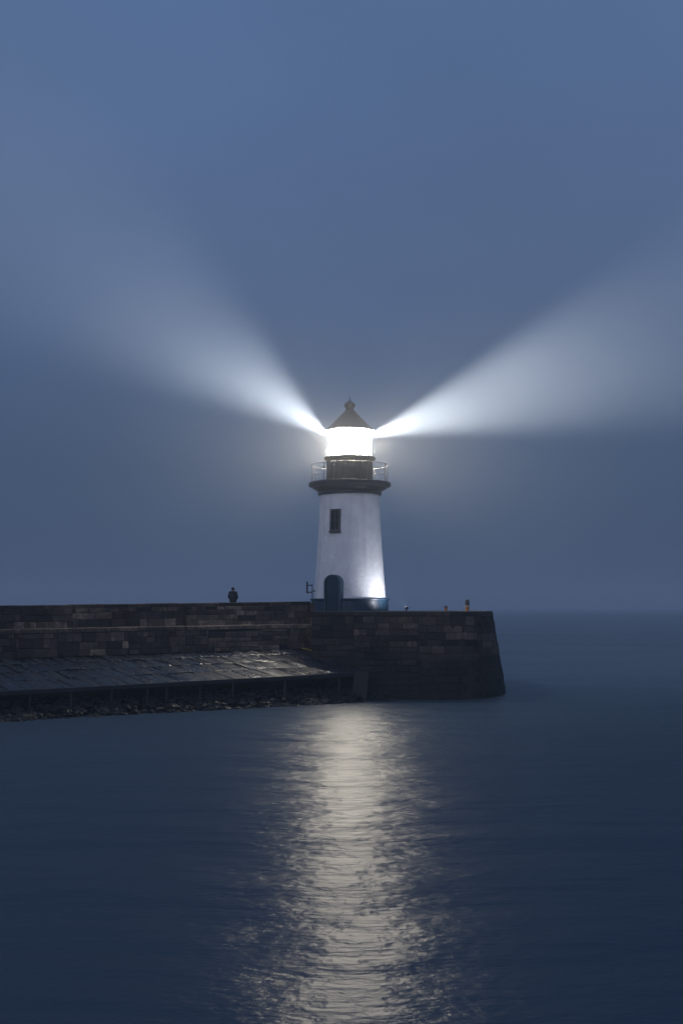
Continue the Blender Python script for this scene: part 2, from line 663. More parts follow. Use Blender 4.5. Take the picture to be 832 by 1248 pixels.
sweep(bm, lip_sect, [T0 + (1.0 - T0) * k / 10 for k in range(11)])
build('edge_beam', bm, M_slab, apron)
for px in (-70, -20, 38, 88, 137, 181, 204, 245, 285, 348, 414):     # the timber props carrying the lip
    # find t with L_edge(t) at this pixel
    lo, hi = T0, 1.05
    for _ in range(40):
        t = (lo + hi) / 2
        p = L_edge(t)
        if p.x / p.y * F + CX < px: lo = t
        else: hi = t
    p = L_edge(t) - outw * 0.06
    bm = bmesh.new()
    r = rnd.uniform(0.05, 0.085)
    tube(bm, [p - Zv * (p.z + 0.6), p - Zv * 0.6 + along * rnd.uniform(-.03, .03), p - Zv * 0.22], [r * 1.15, r, r * 0.95], 10)
    build('support_post', bm, M_timber, apron, smooth=True, autosmooth=40)

# ================================================================== PIER HEAD
ZT = 5.25
HX0, HY0, HX1, HYc = at(380, 0, 69).x, 69.0, 9.85, 76.2
XB = at(545, 0, 69).x
path = [Vector((HX0, HY0, 0)), Vector((XB, HY0, 0))]
for k in range(1, 25):
    a = math.pi / 2 * k / 24
    path.append(Vector((XB + (HX1 - XB) * math.sin(a), HY0 + (HYc - HY0) * (1 - math.cos(a)), 0)))
path.append(Vector((HX1, 83.0, 0)))
cum = [0]
for a, b_ in zip(path, path[1:]):
    cum.append(cum[-1] + (b_ - a).length)
BAT = 0.165


def foot_at(u):
    u = min(max(u, 0), cum[-1] - 1e-4)
    for i in range(len(cum) - 1):
        if u <= cum[i + 1]:
            k = (u - cum[i]) / (cum[i + 1] - cum[i])
            p = path[i].lerp(path[i + 1], k)
            nrm = []
            for q in (i, i + 1):
                d = path[min(q + 1, len(path) - 1)] - path[max(q - 1, 0)]
                nrm.append(Vector((d.y, -d.x, 0)).normalized())
            if i == 0: nrm[0] = Vector((0, -1, 0)); nrm[1] = Vector((0, -1, 0))
            return p, nrm[0].lerp(nrm[1], k).normalized()


def P_h(u, v):
    p, n = foot_at(u)
    q = p + n * BAT * (ZT - v)
    q.z = v
    return q


def N_h(u, v):
    return (foot_at(u)[1] + Zv * BAT).normalized()


head = empty('pier_head', ((HX0 + HX1) / 2, 76, 0), 'massive dark stone pier head with battered rounded end beneath the lighthouse', 'pier')
rnd = random.Random(21)
bm = bmesh.new()
patchwork(bm, P_h, N_h, 0.0, cum[-1], -0.5, ZT - 0.30, (0.26, 0.48), (0.3, 1.15), rnd, off=(-0.01, 0.045),
             tone=tone_fn(rnd, 17.3, 0.13), ins=0.016, gap=0.008, jitter=0.02)
build('stone_face', bm, M_head, head)
bm = bmesh.new()
stone_blocks(bm, P_h, N_h, 0.0, cum[-1], [(ZT - 0.30, ZT - 0.004)], (0.9, 1.7), rnd, off=(0.03, 0.045),
             tone=lambda u, v: min(1, max(0, rnd.gauss(0.25, 0.1))), ins=0.02)
build('coping', bm, M_head, head)
bm = bmesh.new()
us = [cum[-1] * k / 70 for k in range(71)]
rows = []
for z, ins_ in ((-1.5, 0.04), (ZT - 0.02, 0.04)):
    r_ = []
    for u in us:
        p, n = foot_at(u)
        q = p + n * (BAT * (ZT - z) - ins_)
        q.z = z
        r_.append(bm.verts.new(q))
    r_.append(bm.verts.new((HX1 - 0.5, 84.0, z)))
    r_.append(bm.verts.new((HX0 - 2.0, 84.0, z)))
    r_.append(bm.verts.new((HX0 - 0.02, 78.0, z)))
    rows.append(r_)
n = len(rows[0])
for k in range(n):
    bm.faces.new((rows[0][k], rows[0][(k + 1) % n], rows[1][(k + 1) % n], rows[1][k]))
bm.faces.new(rows[0][::-1])
bm.faces.new(rows[1])
build('core', bm, M_core, head)
bm = bmesh.new()
pp = []
for u in us:
    p, nn = foot_at(u)
    q = p - nn * 0.02
    q.z = ZT
    pp.append(q)
pp += [Vector((HX1 - 0.6, 83.9, ZT)), Vector((HX0 - 1.9, 83.9, ZT)), Vector((HX0 + 0.02, 78, ZT))]
a = [bm.verts.new(p) for p in pp]
b_ = [bm.verts.new(p - Zv * 0.015) for p in pp]
bm.faces.new(a)
bm.faces.new(b_[::-1])
for k in range(len(a)):
    j = (k + 1) % len(a)
    bm.faces.new((a[k], a[j], b_[j], b_[k]))
build('deck', bm, M_deck, head)

# concrete block at the apron's end
p = at(438.5, 840, 67.6)
bm = bmesh.new()
box(bm, (p.x - 0.42, p.y - 0.35, -0.5), (p.x + 0.42, p.y + 0.9, at(0, 819, 67.4).z), bev=0.06)
for v in bm.verts:
    v.co += noise.noise_vector(v.co * 1.7) * 0.04
for v in bm.verts:
    v.co.x += 0.10 * (v.co.z - 0.6)
tag(build('concrete_block', bm, M_block), 'weathered grey concrete block between the apron end and the pier head', 'block')

# ------------------------------------------------------------------ rubble along the waterline
rnd = random.Random(33)
ICO = {}
for sd_ in (1, 2):
    tb_ = bmesh.new()
    bmesh.ops.create_icosphere(tb_, subdivisions=sd_, radius=1.0)
    ICO[sd_] = ([v.co.copy() for v in tb_.verts], [[v.index for v in f.verts] for f in tb_.faces])
    tb_.free()
RV, RF, RT = [], [], []
for i in range(1700):
    t = rnd.uniform(T0, 1.10)
    s = rnd.random()
    e = L_edge(min(t, 1.0)) + along * LEN * max(0, t - 1.0) * 1.2
    spread = 1.5 if t < 1 else 0.9
    p = e - outw * 0.9 + outw * s * (spread + 0.9)
    if t > 1.0:
        p = P_h((t - 1.0) * LEN * 1.25 + 2.0, 0.0) + Vector((0, -1, 0)) * s * 0.7
    h = (0.75 - 0.85 * s) * (1.0 if t < 1 else 0.5)
    R = rnd.uniform(0.08, 0.24) * (1.35 if rnd.random() < 0.15 else 1)
    cov, cof = ICO[2 if R > 0.2 else 1]
    off = Vector((rnd.uniform(0, 90), rnd.uniform(0, 90), rnd.uniform(0, 90)))
    S3 = Vector((rnd.uniform(0.8, 1.5), rnd.uniform(0.7, 1.2), rnd.uniform(0.45, 0.85)))
    Rm = Matrix.Rotation(rnd.uniform(0, 6.28), 3, 'Z') @ Matrix.Rotation(rnd.uniform(-0.5, 0.5), 3, 'X')
    tt = min(1, max(0, rnd.gauss(0.35, 0.22)))
    base_i = len(RV)
    for co_ in cov:
        q = co_ * (1 + 0.45 * noise.noise(co_ * 1.3 + off))
        RV.append(Vector((p.x, p.y, h)) + Rm @ Vector((q.x * S3.x, q.y * S3.y, q.z * S3.z)) * R)
    for f in cof:
        RF.append([base_i + i_ for i_ in f])
        RT.append(tt)
me_ = bpy.data.meshes.new('rubble')
me_.from_pydata(RV, [], RF)
ca_ = me_.color_attributes.new('tone', 'FLOAT_COLOR', 'CORNER')
buf = []
for tt in RT:
    buf += [tt, tt, tt, 1.0] * 3
ca_.data.foreach_set('color', buf)
me_.materials.append(M_rock)
rub = bpy.data.objects.new('rubble', me_)
COL.objects.link(rub)
tag(rub, 'dark wet rubble stones heaped along the waterline below the apron', 'rubble', kind='stuff')

# ================================================================== LIGHTHOUSE
D0 = 76.0
S = F / D0
LC = Vector((at(426, 0, D0).x, D0, ZT))
zy = lambda y: CAMZ - (y - HY) / S
c = (LC.x, LC.y)
lh = empty('lighthouse', LC, 'white round tapering lighthouse with lit lantern and dark gallery on the pier head', 'lighthouse')


def part(name, prof, mat, seg=96, auto=35, parent=lh, cap0=True, cap1=True):
    bm = bmesh.new()
    lathe(bm, prof, c, seg, cap0, cap1)
    o = build(name, bm, mat, None, smooth=True, autosmooth=auto)
    root = parent
    o.parent = root
    inv = Matrix.Identity(4)
    q = root
    o.matrix_parent_inverse = Matrix.Translation(-LC)
    return o


def sub(name, bm, mat, parent, smooth=False, auto=35):
    o = build(name, bm, mat, None, smooth=smooth, autosmooth=auto)
    o.parent = parent
    if parent is lh:
        o.matrix_parent_inverse = Matrix.Translation(-LC)
    return o


ZP = zy(729.5)
part('plinth', [(2.55, ZT - 0.01), (2.55, ZP - 0.14), (2.62, ZP - 0.12), (2.64, ZP - 0.03), (2.60, ZP), (2.3, ZP + 0.005)], M_plinth)
ZB = zy(604)
tw = []
for k in range(15):
    f = k / 14
    r = 2.39 + (1.955 - 2.39) * (f ** 0.94) - 0.03 * math.sin(math.pi * f)
    tw.append((r, ZP + (ZB - ZP) * f))
tower = part('tower', tw + [(2.02, ZB + 0.01), (2.02, ZB + 0.12)], M_tower, seg=128)
part('cornice', [(1.9, zy(604)), (2.06, zy(604)), (2.11, zy(603.4)), (2.11, zy(600.4)), (2.05, zy(600)), (2.10, zy(599)), (2.22, zy(597.8)),
                 (2.34, zy(597)), (2.36, zy(596.6)), (2.36, zy(595.8)), (2.42, zy(595.4)), (2.56, zy(594.2)), (2.60, zy(593.6)),
                 (2.70, zy(593)), (2.72, zy(592.4)), (2.72, zy(589.1)), (2.71, zy(589)), (1.0, zy(589))], M_trim)
# drum under the lantern
ZD0, ZD1 = zy(589), zy(560)
bm = bmesh.new()
lathe(bm, [(1.50, ZD0 - 0.05), (1.50, ZD1)], c, 96)
drum = sub('drum', bm, M_drum, lh, True)
bm = bmesh.new()
for k in range(22):                                   # vertical cover strips of the panelled drum
    a = 2 * math.pi * (k + 0.3) / 22
    M = Matrix.Translation((c[0], c[1], 0)) @ Matrix.Rotation(a, 4, 'Z')
    box(bm, (1.49, -0.022, ZD0), (1.535, 0.022, ZD1), M)
sub('panel_strips', bm, M_drum, drum)
part('drum_rim', [(1.45, ZD1 - 0.10), (1.58, ZD1 - 0.08), (1.68, ZD1), (1.70, ZD1 + 0.02), (1.70, ZD1 + 0.11), (1.67, ZD1 + 0.14), (1.2, ZD1 + 0.145)], M_drum)
ZG0, ZG1 = ZD1 + 0.135, zy(526)
bm = bmesh.new()
for r in (1.425, 1.405):
    vs0 = []
    for k in range(16):
        a = 2 * math.pi * (k + 0.41) / 16
        vs0.append((bm.verts.new((c[0] + r * math.cos(a), c[1] + r * math.sin(a), ZG0)),
                    bm.verts.new((c[0] + r * math.cos(a), c[1] + r * math.sin(a), ZG1))))
    for k in range(16):
        j = (k + 1) % 16
        bm.faces.new((vs0[k][0], vs0[j][0], vs0[j][1], vs0[k][1]))
sub('lantern_glass', bm, M_glass, lh)
for k in range(8):
    a = math.radians(-46.7 + 45 * k)
    q = Vector((c[0] + 1.45 * math.cos(a), c[1] + 1.45 * math.sin(a), 0))
    bm = bmesh.new()
    tube(bm, [q + Zv * ZG0, q + Zv * ZG1], 0.026, 6)
    sub('glazing_bar', bm, M_trim, lh)
# the lens: a ribbed barrel
lp = []
nr = 9
ZL0, ZL1 = ZG0 + 0.04, ZG1 - 0.06
for k in range(nr):
    z0 = ZL0 + (ZL1 - ZL0) * k / nr
    z1 = ZL0 + (ZL1 - ZL0) * (k + 1) / nr
    rr = 1.17 + 0.06 * math.sin(math.pi * (k + 0.5) / nr)
    lp += [(rr - 0.03, z0), (rr, (z0 + z1) / 2)]
lp.append((1.14, ZL1))
part('lens', lp, M_lens, seg=32, auto=20)
# roof, ventilator, finial
roof = part('roof', [(1.30, zy(526.5)), (1.56, zy(526.2)), (1.64, zy(525.6)), (1.65, zy(524.6)), (1.58, zy(523.8)), (1.30, zy(519.5)),
                     (0.98, zy(514)), (0.70, zy(508.5)), (0.50, zy(504.5)), (0.40, zy(502.5)), (0.30, zy(502.0))], M_roof)
bm = bmesh.new()
for k in range(16):
    a = 2 * math.pi * k / 16
    pts = []
    for r, y in ((1.60, 524.0), (1.30, 519.4), (0.98, 513.9), (0.70, 508.4), (0.50, 504.4)):
        pts.append((c[0] + r * math.cos(a), c[1] + r * math.sin(a), zy(y)))
    tube(bm, pts, 0.022, 5)
sub('roof_seams', bm, M_roof, roof)
bm = bmesh.new()
lathe(bm, [(0.42, zy(502.6)), (0.40, zy(501.6)), (0.29, zy(501)), (0.27, zy(497.4)), (0.34, zy(496.4)), (0.38, zy(494.8)), (0.38, zy(494.2)),
           (0.34, zy(492.6)), (0.25, zy(490.8)), (0.13, zy(489.4)), (0.06, zy(488.6)), (0.03, zy(488))], c, 40)
sub('ventilator', bm, M_roof, roof, True)
bm = bmesh.new()
lathe(bm, [(0.05, zy(488.6)), (0.075, zy(488)), (0.05, zy(487.2)), (0.028, zy(486.8)), (0.012, zy(481.5)), (0.0, zy(481.3))], c, 16)
sub('finial', bm, M_roof, roof, True)
# gallery railing
RR, ZR0, ZR1 = 2.52, zy(589), zy(567.3)
rail = None
bm = bmesh.new()
ringp = lambda z: [(c[0] + RR * math.cos(2 * math.pi * k / 72), c[1] + RR * math.sin(2 * math.pi * k / 72), z) for k in range(72)]
tube(bm, ringp(ZR1), 0.018, 8, True)
tube(bm, ringp(ZR0 + (ZR1 - ZR0) * 0.70), 0.011, 6, True)
tube(bm, ringp(ZR0 + (ZR1 - ZR0) * 0.38), 0.011, 6, True)
sub('gallery_rail', bm, M_steel, lh, True)
for k in range(10):
    a = math.radians(12 + 36 * k)
    q = Vector((c[0] + RR * math.cos(a), c[1] + RR * math.sin(a), 0))
    bm = bmesh.new()
    lathe(bm, [(0.06, ZR0 - 0.01), (0.06, ZR0 + 0.02), (0.026, ZR0 + 0.03), (0.026, ZR1 + 0.01), (0.034, ZR1 + 0.03), (0.02, ZR1 + 0.06), (0, ZR1 + 0.065)],
          (q.x, q.y), 10)
    sub('railing_post', bm, M_steel, lh, True)


def wall_frame(phi, r, z, tilt=0.0):
    """local x along the wall, y outwards, z up"""
    n = Vector((-math.sin(phi), -math.cos(phi), 0))
    x = Vector((math.cos(phi), -math.sin(phi), 0)) * -1
    M = Matrix.Identity(4)
    nn = (n + Zv * tilt).normalized()
    M.col[0][:3] = x
    M.col[1][:3] = nn
    M.col[2][:3] = x.cross(nn) if x.cross(nn).z > 0 else nn.cross(x)
    M.col[3][:3] = Vector((c[0], c[1], 0)) + n * r + Zv * z
    return M


# window
zc = zy(636.5)
fz = (zc - ZP) / (ZB - ZP)
M = wall_frame(math.radians(27), 2.39 - 0.435 * fz, zc, 0.064)
w, h = 0.36, 0.72
rect = lambda w, h, z=0: [(-w, -h + z), (w, -h + z), (w, h + z), (-w, h + z)]
bm = bmesh.new()
ring_prism(bm, rect(w, h), rect(w - 0.11, h - 0.11), -0.12, 0.085, M)
win = sub('window', bm, M_winframe, lh)
bm = bmesh.new()
box(bm, (-w + 0.11, -0.05, -0.02), (w - 0.11, 0.042, 0.02), M)
box(bm, (-0.018, -0.05, -h + 0.11), (0.018, 0.038, h - 0.11), M)
sub('window_bars', bm, M_winframe, win)
bm = bmesh.new()
box(bm, (-w + 0.11, -0.05, -h + 0.11), (w - 0.11, 0.022, h - 0.11), M)
sub('pane', bm, M_pane, win)
bm = bmesh.new()
box(bm, (-w - 0.06, -0.1, -h - 0.08), (w + 0.06, 0.13, -h - 0.003), M, bev=0.012)
sub('sill', bm, M_winframe, win)

# arched door with its surround
M = wall_frame(math.radians(24.5), 0, ZT)


def arch(w, h, n=14, z0=0.0):
    pts = [(-w, z0), (w, z0)]
    zs = h - w * 0.95
    for k in range(n + 1):
        a = math.pi * k / n
        pts.append((w * math.cos(a), zs + w * 0.95 * math.sin(a)))
    return pts


bm = bmesh.new()
ring_prism(bm, arch(0.58, 2.34, z0=0.006), arch(0.46, 2.22, z0=0.008), 1.9, 2.78, M)
door = sub('door', bm, M_doorframe, lh)
bm = bmesh.new()
prism(bm, arch(0.462, 2.222, z0=0.02), 2.0, 2.67, M)
for k in range(-3, 4):                                # plank joints
    box(bm, (k * 0.13 - 0.05, 2.66, 0.06), (k * 0.13 + 0.05, 2.69, 1.80 + (0.25 if abs(k) < 3 else 0)), M)
leaf = sub('door_leaf', bm, M_door, door)
bm = bmesh.new()
tube(bm, [M @ Vector((-0.34, 2.68, 1.05)), M @ Vector((-0.34, 2.74, 1.06)), M @ Vector((-0.24, 2.74, 1.06))], 0.016, 8)
sub('handle', bm, M_steel, door, True)

# ------------------------------------------------------------------ bracketed hand rail beside the tower
hr = empty('hand_rail', at(380.5, 729, 75.4), 'small dark iron hand rail bracket on the plinth left of the door', 'hand rail')
Dr = 75.4
for (x, y0, y1, r) in ((380.5, 712, 730.2, 0.03), (374.2, 709, 723.2, 0.055), (390.2, 720.5, 727.5, 0.05)):
    bm = bmesh.new()
    lathe(bm, [(r, at(x, y1, Dr).z), (r, at(x, y0, Dr).z), (r * 0.6, at(x, y0 - 0.4, Dr).z)], (at(x, 0, Dr).x, Dr), 10)
    build('post', bm, M_iron, hr, True, 40)
for (x0, y0, x1, y1, r) in ((374.2, 713.5, 379.6, 713.3, 0.04), (374.2, 722, 380.5, 721.6, 0.04), (380.5, 720, 390.2, 721.4, 0.035),
                            (390.2, 722.3, 397, 723, 0.022)):
    bm = bmesh.new()
    tube(bm, [at(x0, y0, Dr), at((x0 + x1) / 2, (y0 + y1) / 2, Dr), at(x1, y1, Dr)], r, 8)
    build('rail', bm, M_iron, hr, True, 40)

# ------------------------------------------------------------------ flood lamp at the tower's right foot
FL = Vector((at(495, 0, 73.3).x, 73.3, ZT))
fl = empty('flood_lamp', FL, 'small dark lit flood lamp on the deck by the right foot of the tower', 'flood lamp')
aim = Vector((c[0] + 1.5, D0 - 1.0, ZT + 2.8))
lampc = FL + Zv * 0.22
dirn = (aim - lampc).normalized()
Mq = dirn.to_track_quat('Y', 'Z').to_matrix().to_4x4()
Mq.translation = lampc
bm = bmesh.new()
box(bm, (-0.10, -0.10, -0.07), (0.10, 0.05, 0.07), Mq, bev=0.015)
build('housing', bm, M_iron, fl)
bm = bmesh.new()
box(bm, (-0.085, 0.051, -0.055), (0.085, 0.058, 0.055), Mq)
build('lamp_face', bm, M_flood, fl)
bm = bmesh.new()
xx = Mq.to_3x3() @ Vector((0.115, 0, 0))
tube(bm, [lampc + xx, lampc + xx - Zv * 0.12, lampc - Zv * 0.16, lampc - xx - Zv * 0.12, lampc - xx], 0.013, 6)
tube(bm, [lampc - Zv * 0.22, lampc - Zv * 0.15], 0.05, 10)
build('bracket', bm, M_iron, fl)

# ------------------------------------------------------------------ bollards on the pier head
q = at(569, 0, 74.0)
bo = empty('bollard', (q.x, q.y, ZT), 'tall round-topped bollard, dark above and orange below, near the pier end', 'bollard', 'bollards at the pier end')
bm = bmesh.new()
lathe(bm, [(0.17, ZT), (0.17, ZT + 0.03), (0.135, ZT + 0.05), (0.135, ZT + 0.36)], (q.x, q.y), 24)
build('post', bm, M_orange, bo, True, 35)
bm = bmesh.new()
lathe(bm, [(0.138, ZT + 0.36), (0.138, ZT + 0.60), (0.125, ZT + 0.68), (0.08, ZT + 0.745), (0.03, ZT + 0.77), (0, ZT + 0.772)], (q.x, q.y), 24)
build('cap', bm, M_darkcap, bo, True, 35)
bm = bmesh.new()
lathe(bm, [(0.142, ZT + 0.30), (0.142, ZT + 0.355)], (q.x, q.y), 24)
build('reflective_band', bm, M_white_band, bo, True, 35)
q = at(543, 0, 73.5)
bo = empty('bollard', (q.x, q.y, ZT), 'short squat orange bollard stub halfway between the tower and the pier end', 'bollard', 'bollards at the pier end')
bm = bmesh.new()
lathe(bm, [(0.13, ZT), (0.13, ZT + 0.03), (0.095, ZT + 0.05), (0.095, ZT + 0.24)], (q.x, q.y), 20)
build('post', bm, M_orange, bo, True, 35)
bm = bmesh.new()
lathe(bm, [(0.10, ZT + 0.24), (0.105, ZT + 0.29), (0.08, ZT + 0.325), (0, ZT + 0.33)], (q.x, q.y), 20)
build('cap', bm, M_darkcap, bo, True, 35)

# ------------------------------------------------------------------ yellow rope on the apron's top corner
bm = bmesh.new()
pts = []
for k, (u, v) in enumerate(((0.955, 0.97), (0.968, 0.93), (0.98, 0.86), (0.992, 0.83), (1.003, 0.86), (1.012, 0.80), (1.02, 0.74))):
    pts.append(P_ap(u * LEN, v) + up_n * 0.085)
fine = []
for a, b_ in zip(pts, pts[1:]):
    for k in range(4):
        f = k / 4
        fine.append(a.lerp(b_, f) + along * 0.0 + Zv * 0.012 * math.sin(9 * len(fine)))
fine.append(pts[-1])
tube(bm, fine, 0.028, 8)
tag(build('rope', bm, M_rope, None, True), 'yellow rope lying on the apron where the wall meets the pier head', 'rope')

# ------------------------------------------------------------------ person behind the parapet
lo, hi = 0.0, 1.0
for _ in range(40):
    t = (lo + hi) / 2
    p = L_top(t) - outw * 1.15
    if p.x / p.y * F + CX < 284: lo = t
    else: hi = t
base = L_top(t) - outw * 1.15
base.z = L_top(t).z - WALK + 0.05 - 0.05
base.z += 0.001
HGT = at(0, 715.8, base.y).z - base.z        # standing height


def skin_mesh(name, verts, edges, radii, mat, parent, lvl=2, extra=None):
    me = bpy.data.meshes.new(name + '_cage')
    me.from_pydata([tuple(v) for v in verts], edges, [])
    o = bpy.data.objects.new(name + '_cage', me)
    COL.objects.link(o)
    sk = o.modifiers.new('skin', 'SKIN')
    sk.use_smooth_shade = True
    for i, r in enumerate(radii):
        sv = me.skin_vertices[0].data[i]
        sv.radius = r if isinstance(r, tuple) else (r, r)
        sv.use_root = (i == 0)
    ss = o.modifiers.new('sub', 'SUBSURF')
    ss.levels = lvl
    dg = bpy.context.evaluated_depsgraph_get()
    dg.update()
    m2 = bpy.data.meshes.new_from_object(o.evaluated_get(dg))
    bpy.data.objects.remove(o)
    bpy.data.meshes.remove(me)
    bm = bmesh.new()
    bm.from_mesh(m2)
    bpy.data.meshes.remove(m2)
    if extra:
        extra(bm)
    ob = build(name, bm, mat, None, True)
    ob.parent = parent
    return ob


per = empty('person', base, 'person in a dark jacket standing behind the sea wall, seen from behind', 'person')
yaw = math.radians(-8)
per.rotation_euler.z = yaw
k = HGT / 1.72
V = lambda x, y, z: Vector((x * k, y * k, z * k))
# local: +Y is away from the camera, the way the person looks
bv = [V(0, 0, .95), V(0, 0, 1.12), V(0, .0, 1.32), V(0, 0, 1.44), V(0, .01, 1.53),
      V(-.10, 0, .90), V(-.11, .01, .50), V(-.11, -.02, .10), V(-.11, .10, .045),
      V(.10, 0, .90), V(.11, .01, .50), V(.11, -.02, .10), V(.11, .10, .045),
      V(-.19, 0, 1.40), V(-.26, -.03, 1.14), V(-.21, .12, .98), V(.19, 0, 1.40), V(.26, -.03, 1.14), V(.21, .12, .98)]
be = [(0, 1), (1, 2), (2, 3), (3, 4), (0, 5), (5, 6), (6, 7), (7, 8), (0, 9), (9, 10), (10, 11), (11, 12),
      (3, 13), (13, 14), (14, 15), (3, 16), (16, 17), (17, 18)]
br = [.13, .12, .13, .09, .05, .085, .055, .04, .035, .085, .055, .04, .035, .055, .042, .032, .055, .042, .032]


def head_extra(bm):
    g = bmesh.ops.create_icosphere(bm, subdivisions=3, radius=1.0)
    for v in g['verts']:
        q = v.co.copy()
        d = Vector((q.x * .075, q.y * .095, q.z * .118))
        if q.z < 0:
            d.x *= 1 + 0.25 * q.z
            d.y *= 1 + 0.12 * q.z
        # nose
        if q.y > 0.75 and abs(q.x) < 0.3 and -0.35 < q.z < 0.15:
            d.y += .022 * (1 - abs(q.x) / 0.3) * (1 - abs(q.z + .1) / .3 if abs(q.z + .1) < .3 else 0)
        if q.y > 0.6 and 0.0 < q.z < 0.25 and 0.2 < abs(q.x) < 0.55:
            d.y -= .010
        # ears
        if abs(q.x) > 0.9 and abs(q.z) < 0.25 and abs(q.y) < 0.3:
            d.x *= 1.18
        v.co = (d + Vector((0, .02, 1.605))) * k


skin_mesh('body', bv, be, [r * k * .95 for r in br], M_skin, per, extra=head_extra)
jv = [V(0, 0, 1.05), V(0, 0, 1.22), V(0, 0, 1.36), V(0, 0, 1.46), V(0, 0, .90), V(0, 0.005, .80),
      V(-.19, 0, 1.405), V(-.265, -.03, 1.14), V(-.20, .13, .98), V(.19, 0, 1.405), V(.265, -.03, 1.14), V(.20, .13, .98), V(0, .01, 1.51)]
je = [(0, 1), (1, 2), (2, 3), (0, 4), (4, 5), (3, 6), (6, 7), (7, 8), (3, 9), (9, 10), (10, 11), (3, 12)]
jr = [(.215, .15), (.215, .15), (.195, .14), (.12, .11), (.22, .16), (.215, .16), .088, .075, .058, .088, .075, .058, (.088, .088)]
skin_mesh('jacket', jv, je, [tuple(x * k for x in r) if isinstance(r, tuple) else r * k for r in jr], M_jacket, per)
tv = [V(0, 0, .93), V(-.10, 0, .84), V(-.11, .01, .50), V(-.11, -.02, .07), V(.10, 0, .84), V(.11, .01, .50), V(.11, -.02, .07)]
te = [(0, 1), (1, 2), (2, 3), (0, 4), (4, 5), (5, 6)]
skin_mesh('trousers', tv, te, [r * k for r in (.14, .105, .075, .065, .105, .075, .065)], M_trouser, per)
for s in (-1, 1):
    skin_mesh('shoe', [V(s * .11, -.05, .055), V(s * .11, .05, .05), V(s * .115, .16, .04)], [(0, 1), (1, 2)],
              [(.05 * k, .055 * k), (.052 * k, .048 * k), (.042 * k, .034 * k)], M_shoe, per)
bm = bmesh.new()
g = bmesh.ops.create_icosphere(bm, subdivisions=3, radius=1.0)
kill = []
for v in g['verts']:
    q = v.co.copy()
    v.co = (Vector((q.x * .108, q.y * .124, q.z * .135)) + Vector((0, .008, 1.604))) * k
    if q.z < 0.02 - 0.55 * (q.y < 0.1):
        kill.append(v)
bmesh.ops.delete(bm, geom=kill, context='VERTS')
hat = build('knitted_hat', bm, M_hat, None, True)
hat.parent = per

# ================================================================== AIR
bm = bmesh.new()
box(bm, (WX0 - 40, WY0 - 40, -1.6), (WX1 + 40, WY1 + 40, 62.0))
hm, nt, b, out = new_mat('sea_haze')
nt.nodes.remove(b)
pv = N(nt, 'ShaderNodeVolumePrincipled')
pv.inputs['Color'].default_value = (0.72, 0.81, 0.90, 1)
DENS = 0.0009
pv.inputs['Density'].default_value = DENS
pv.inputs['Anisotropy'].default_value = 0.0
nt.links.new(pv.outputs[0], out.inputs['Volume'])
tag(build('haze', bm, hm), 'thin blue evening sea mist over the water', 'haze', kind='stuff')

# mist added round the lantern for beam fade and halo, thinning to its edge
MC, MR = Vector((LC.x + 1.5, D0, 18.5)), Vector((31.0, 24.0, 17.3))
bm = bmesh.new()
bmesh.ops.create_icosphere(bm, subdivisions=4, radius=1.0)
for v in bm.verts:
    v.co = Vector((v.co.x * MR.x, v.co.y * MR.y, v.co.z * MR.z)) + MC
mm, nt, b, out = new_mat('added_halo_mist')
nt.nodes.remove(b)
pv = N(nt, 'ShaderNodeVolumePrincipled')
pv.inputs['Color'].default_value = (0.92, 0.95, 1.0, 1)
pv.inputs['Anisotropy'].default_value = 0.0
g = N(nt, 'ShaderNodeNewGeometry')
mp = N(nt, 'ShaderNodeMapping')
mp.inputs['Location'].default_value = tuple(-MC[i] / MR[i] for i in range(3))
mp.inputs['Scale'].default_value = tuple(1 / MR[i] for i in range(3))
nt.links.new(g.outputs['Position'], mp.inputs['Vector'])
ln = N(nt, 'ShaderNodeVectorMath', operation='LENGTH')
nt.links.new(mp.outputs[0], ln.inputs[0])
mr = N(nt, 'ShaderNodeMapRange', interpolation_type='SMOOTHERSTEP')
mr.inputs['From Min'].default_value = 0.0
mr.inputs['From Max'].default_value = 0.98
mr.inputs['To Min'].default_value = 1.0
mr.inputs['To Max'].default_value = 0.0
nt.links.new(ln.outputs['Value'], mr.inputs['Value'])
wn = N(nt, 'ShaderNodeTexNoise')
wn.inputs['Scale'].default_value = 0.11
wn.inputs['Detail'].default_value = 2
nt.links.new(g.outputs['Position'], wn.inputs['Vector'])
wm = N(nt, 'ShaderNodeMapRange')
wm.inputs['From Min'].default_value = 0.3
wm.inputs['From Max'].default_value = 0.7
wm.inputs['To Min'].default_value = 0.0012
wm.inputs['To Max'].default_value = 0.0037
nt.links.new(wn.outputs['Fac'], wm.inputs['Value'])
mm.cycles.volume_step_rate = 2.5
ml = N(nt, 'ShaderNodeMath', operation='MULTIPLY')
nt.links.new(mr.outputs[0], ml.inputs[0])
nt.links.new(wm.outputs[0], ml.inputs[1])
nt.links.new(ml.outputs[0], pv.inputs['Density'])
nt.links.new(pv.outputs[0], out.inputs['Volume'])
tag(build('mist', bm, mm), 'added patch of thicker mist giving the lit lantern its halo and beam fade', 'mist', kind='stuff')

# ================================================================== LIGHTS
def lamp(name, kind, loc, energy, col, **kw):
    l = bpy.data.lights.new(name, kind)
    l.energy = energy
    l.color = col
    for k_, v_ in kw.items():
        setattr(l, k_, v_)
    o = bpy.data.objects.new(name, l)
    o.location = loc
    COL.objects.link(o)
    return o


def point_to(o, target):
    d = (Vector(target) - o.location).normalized()
    o.rotation_euler = d.to_track_quat('-Z', 'Y').to_euler()


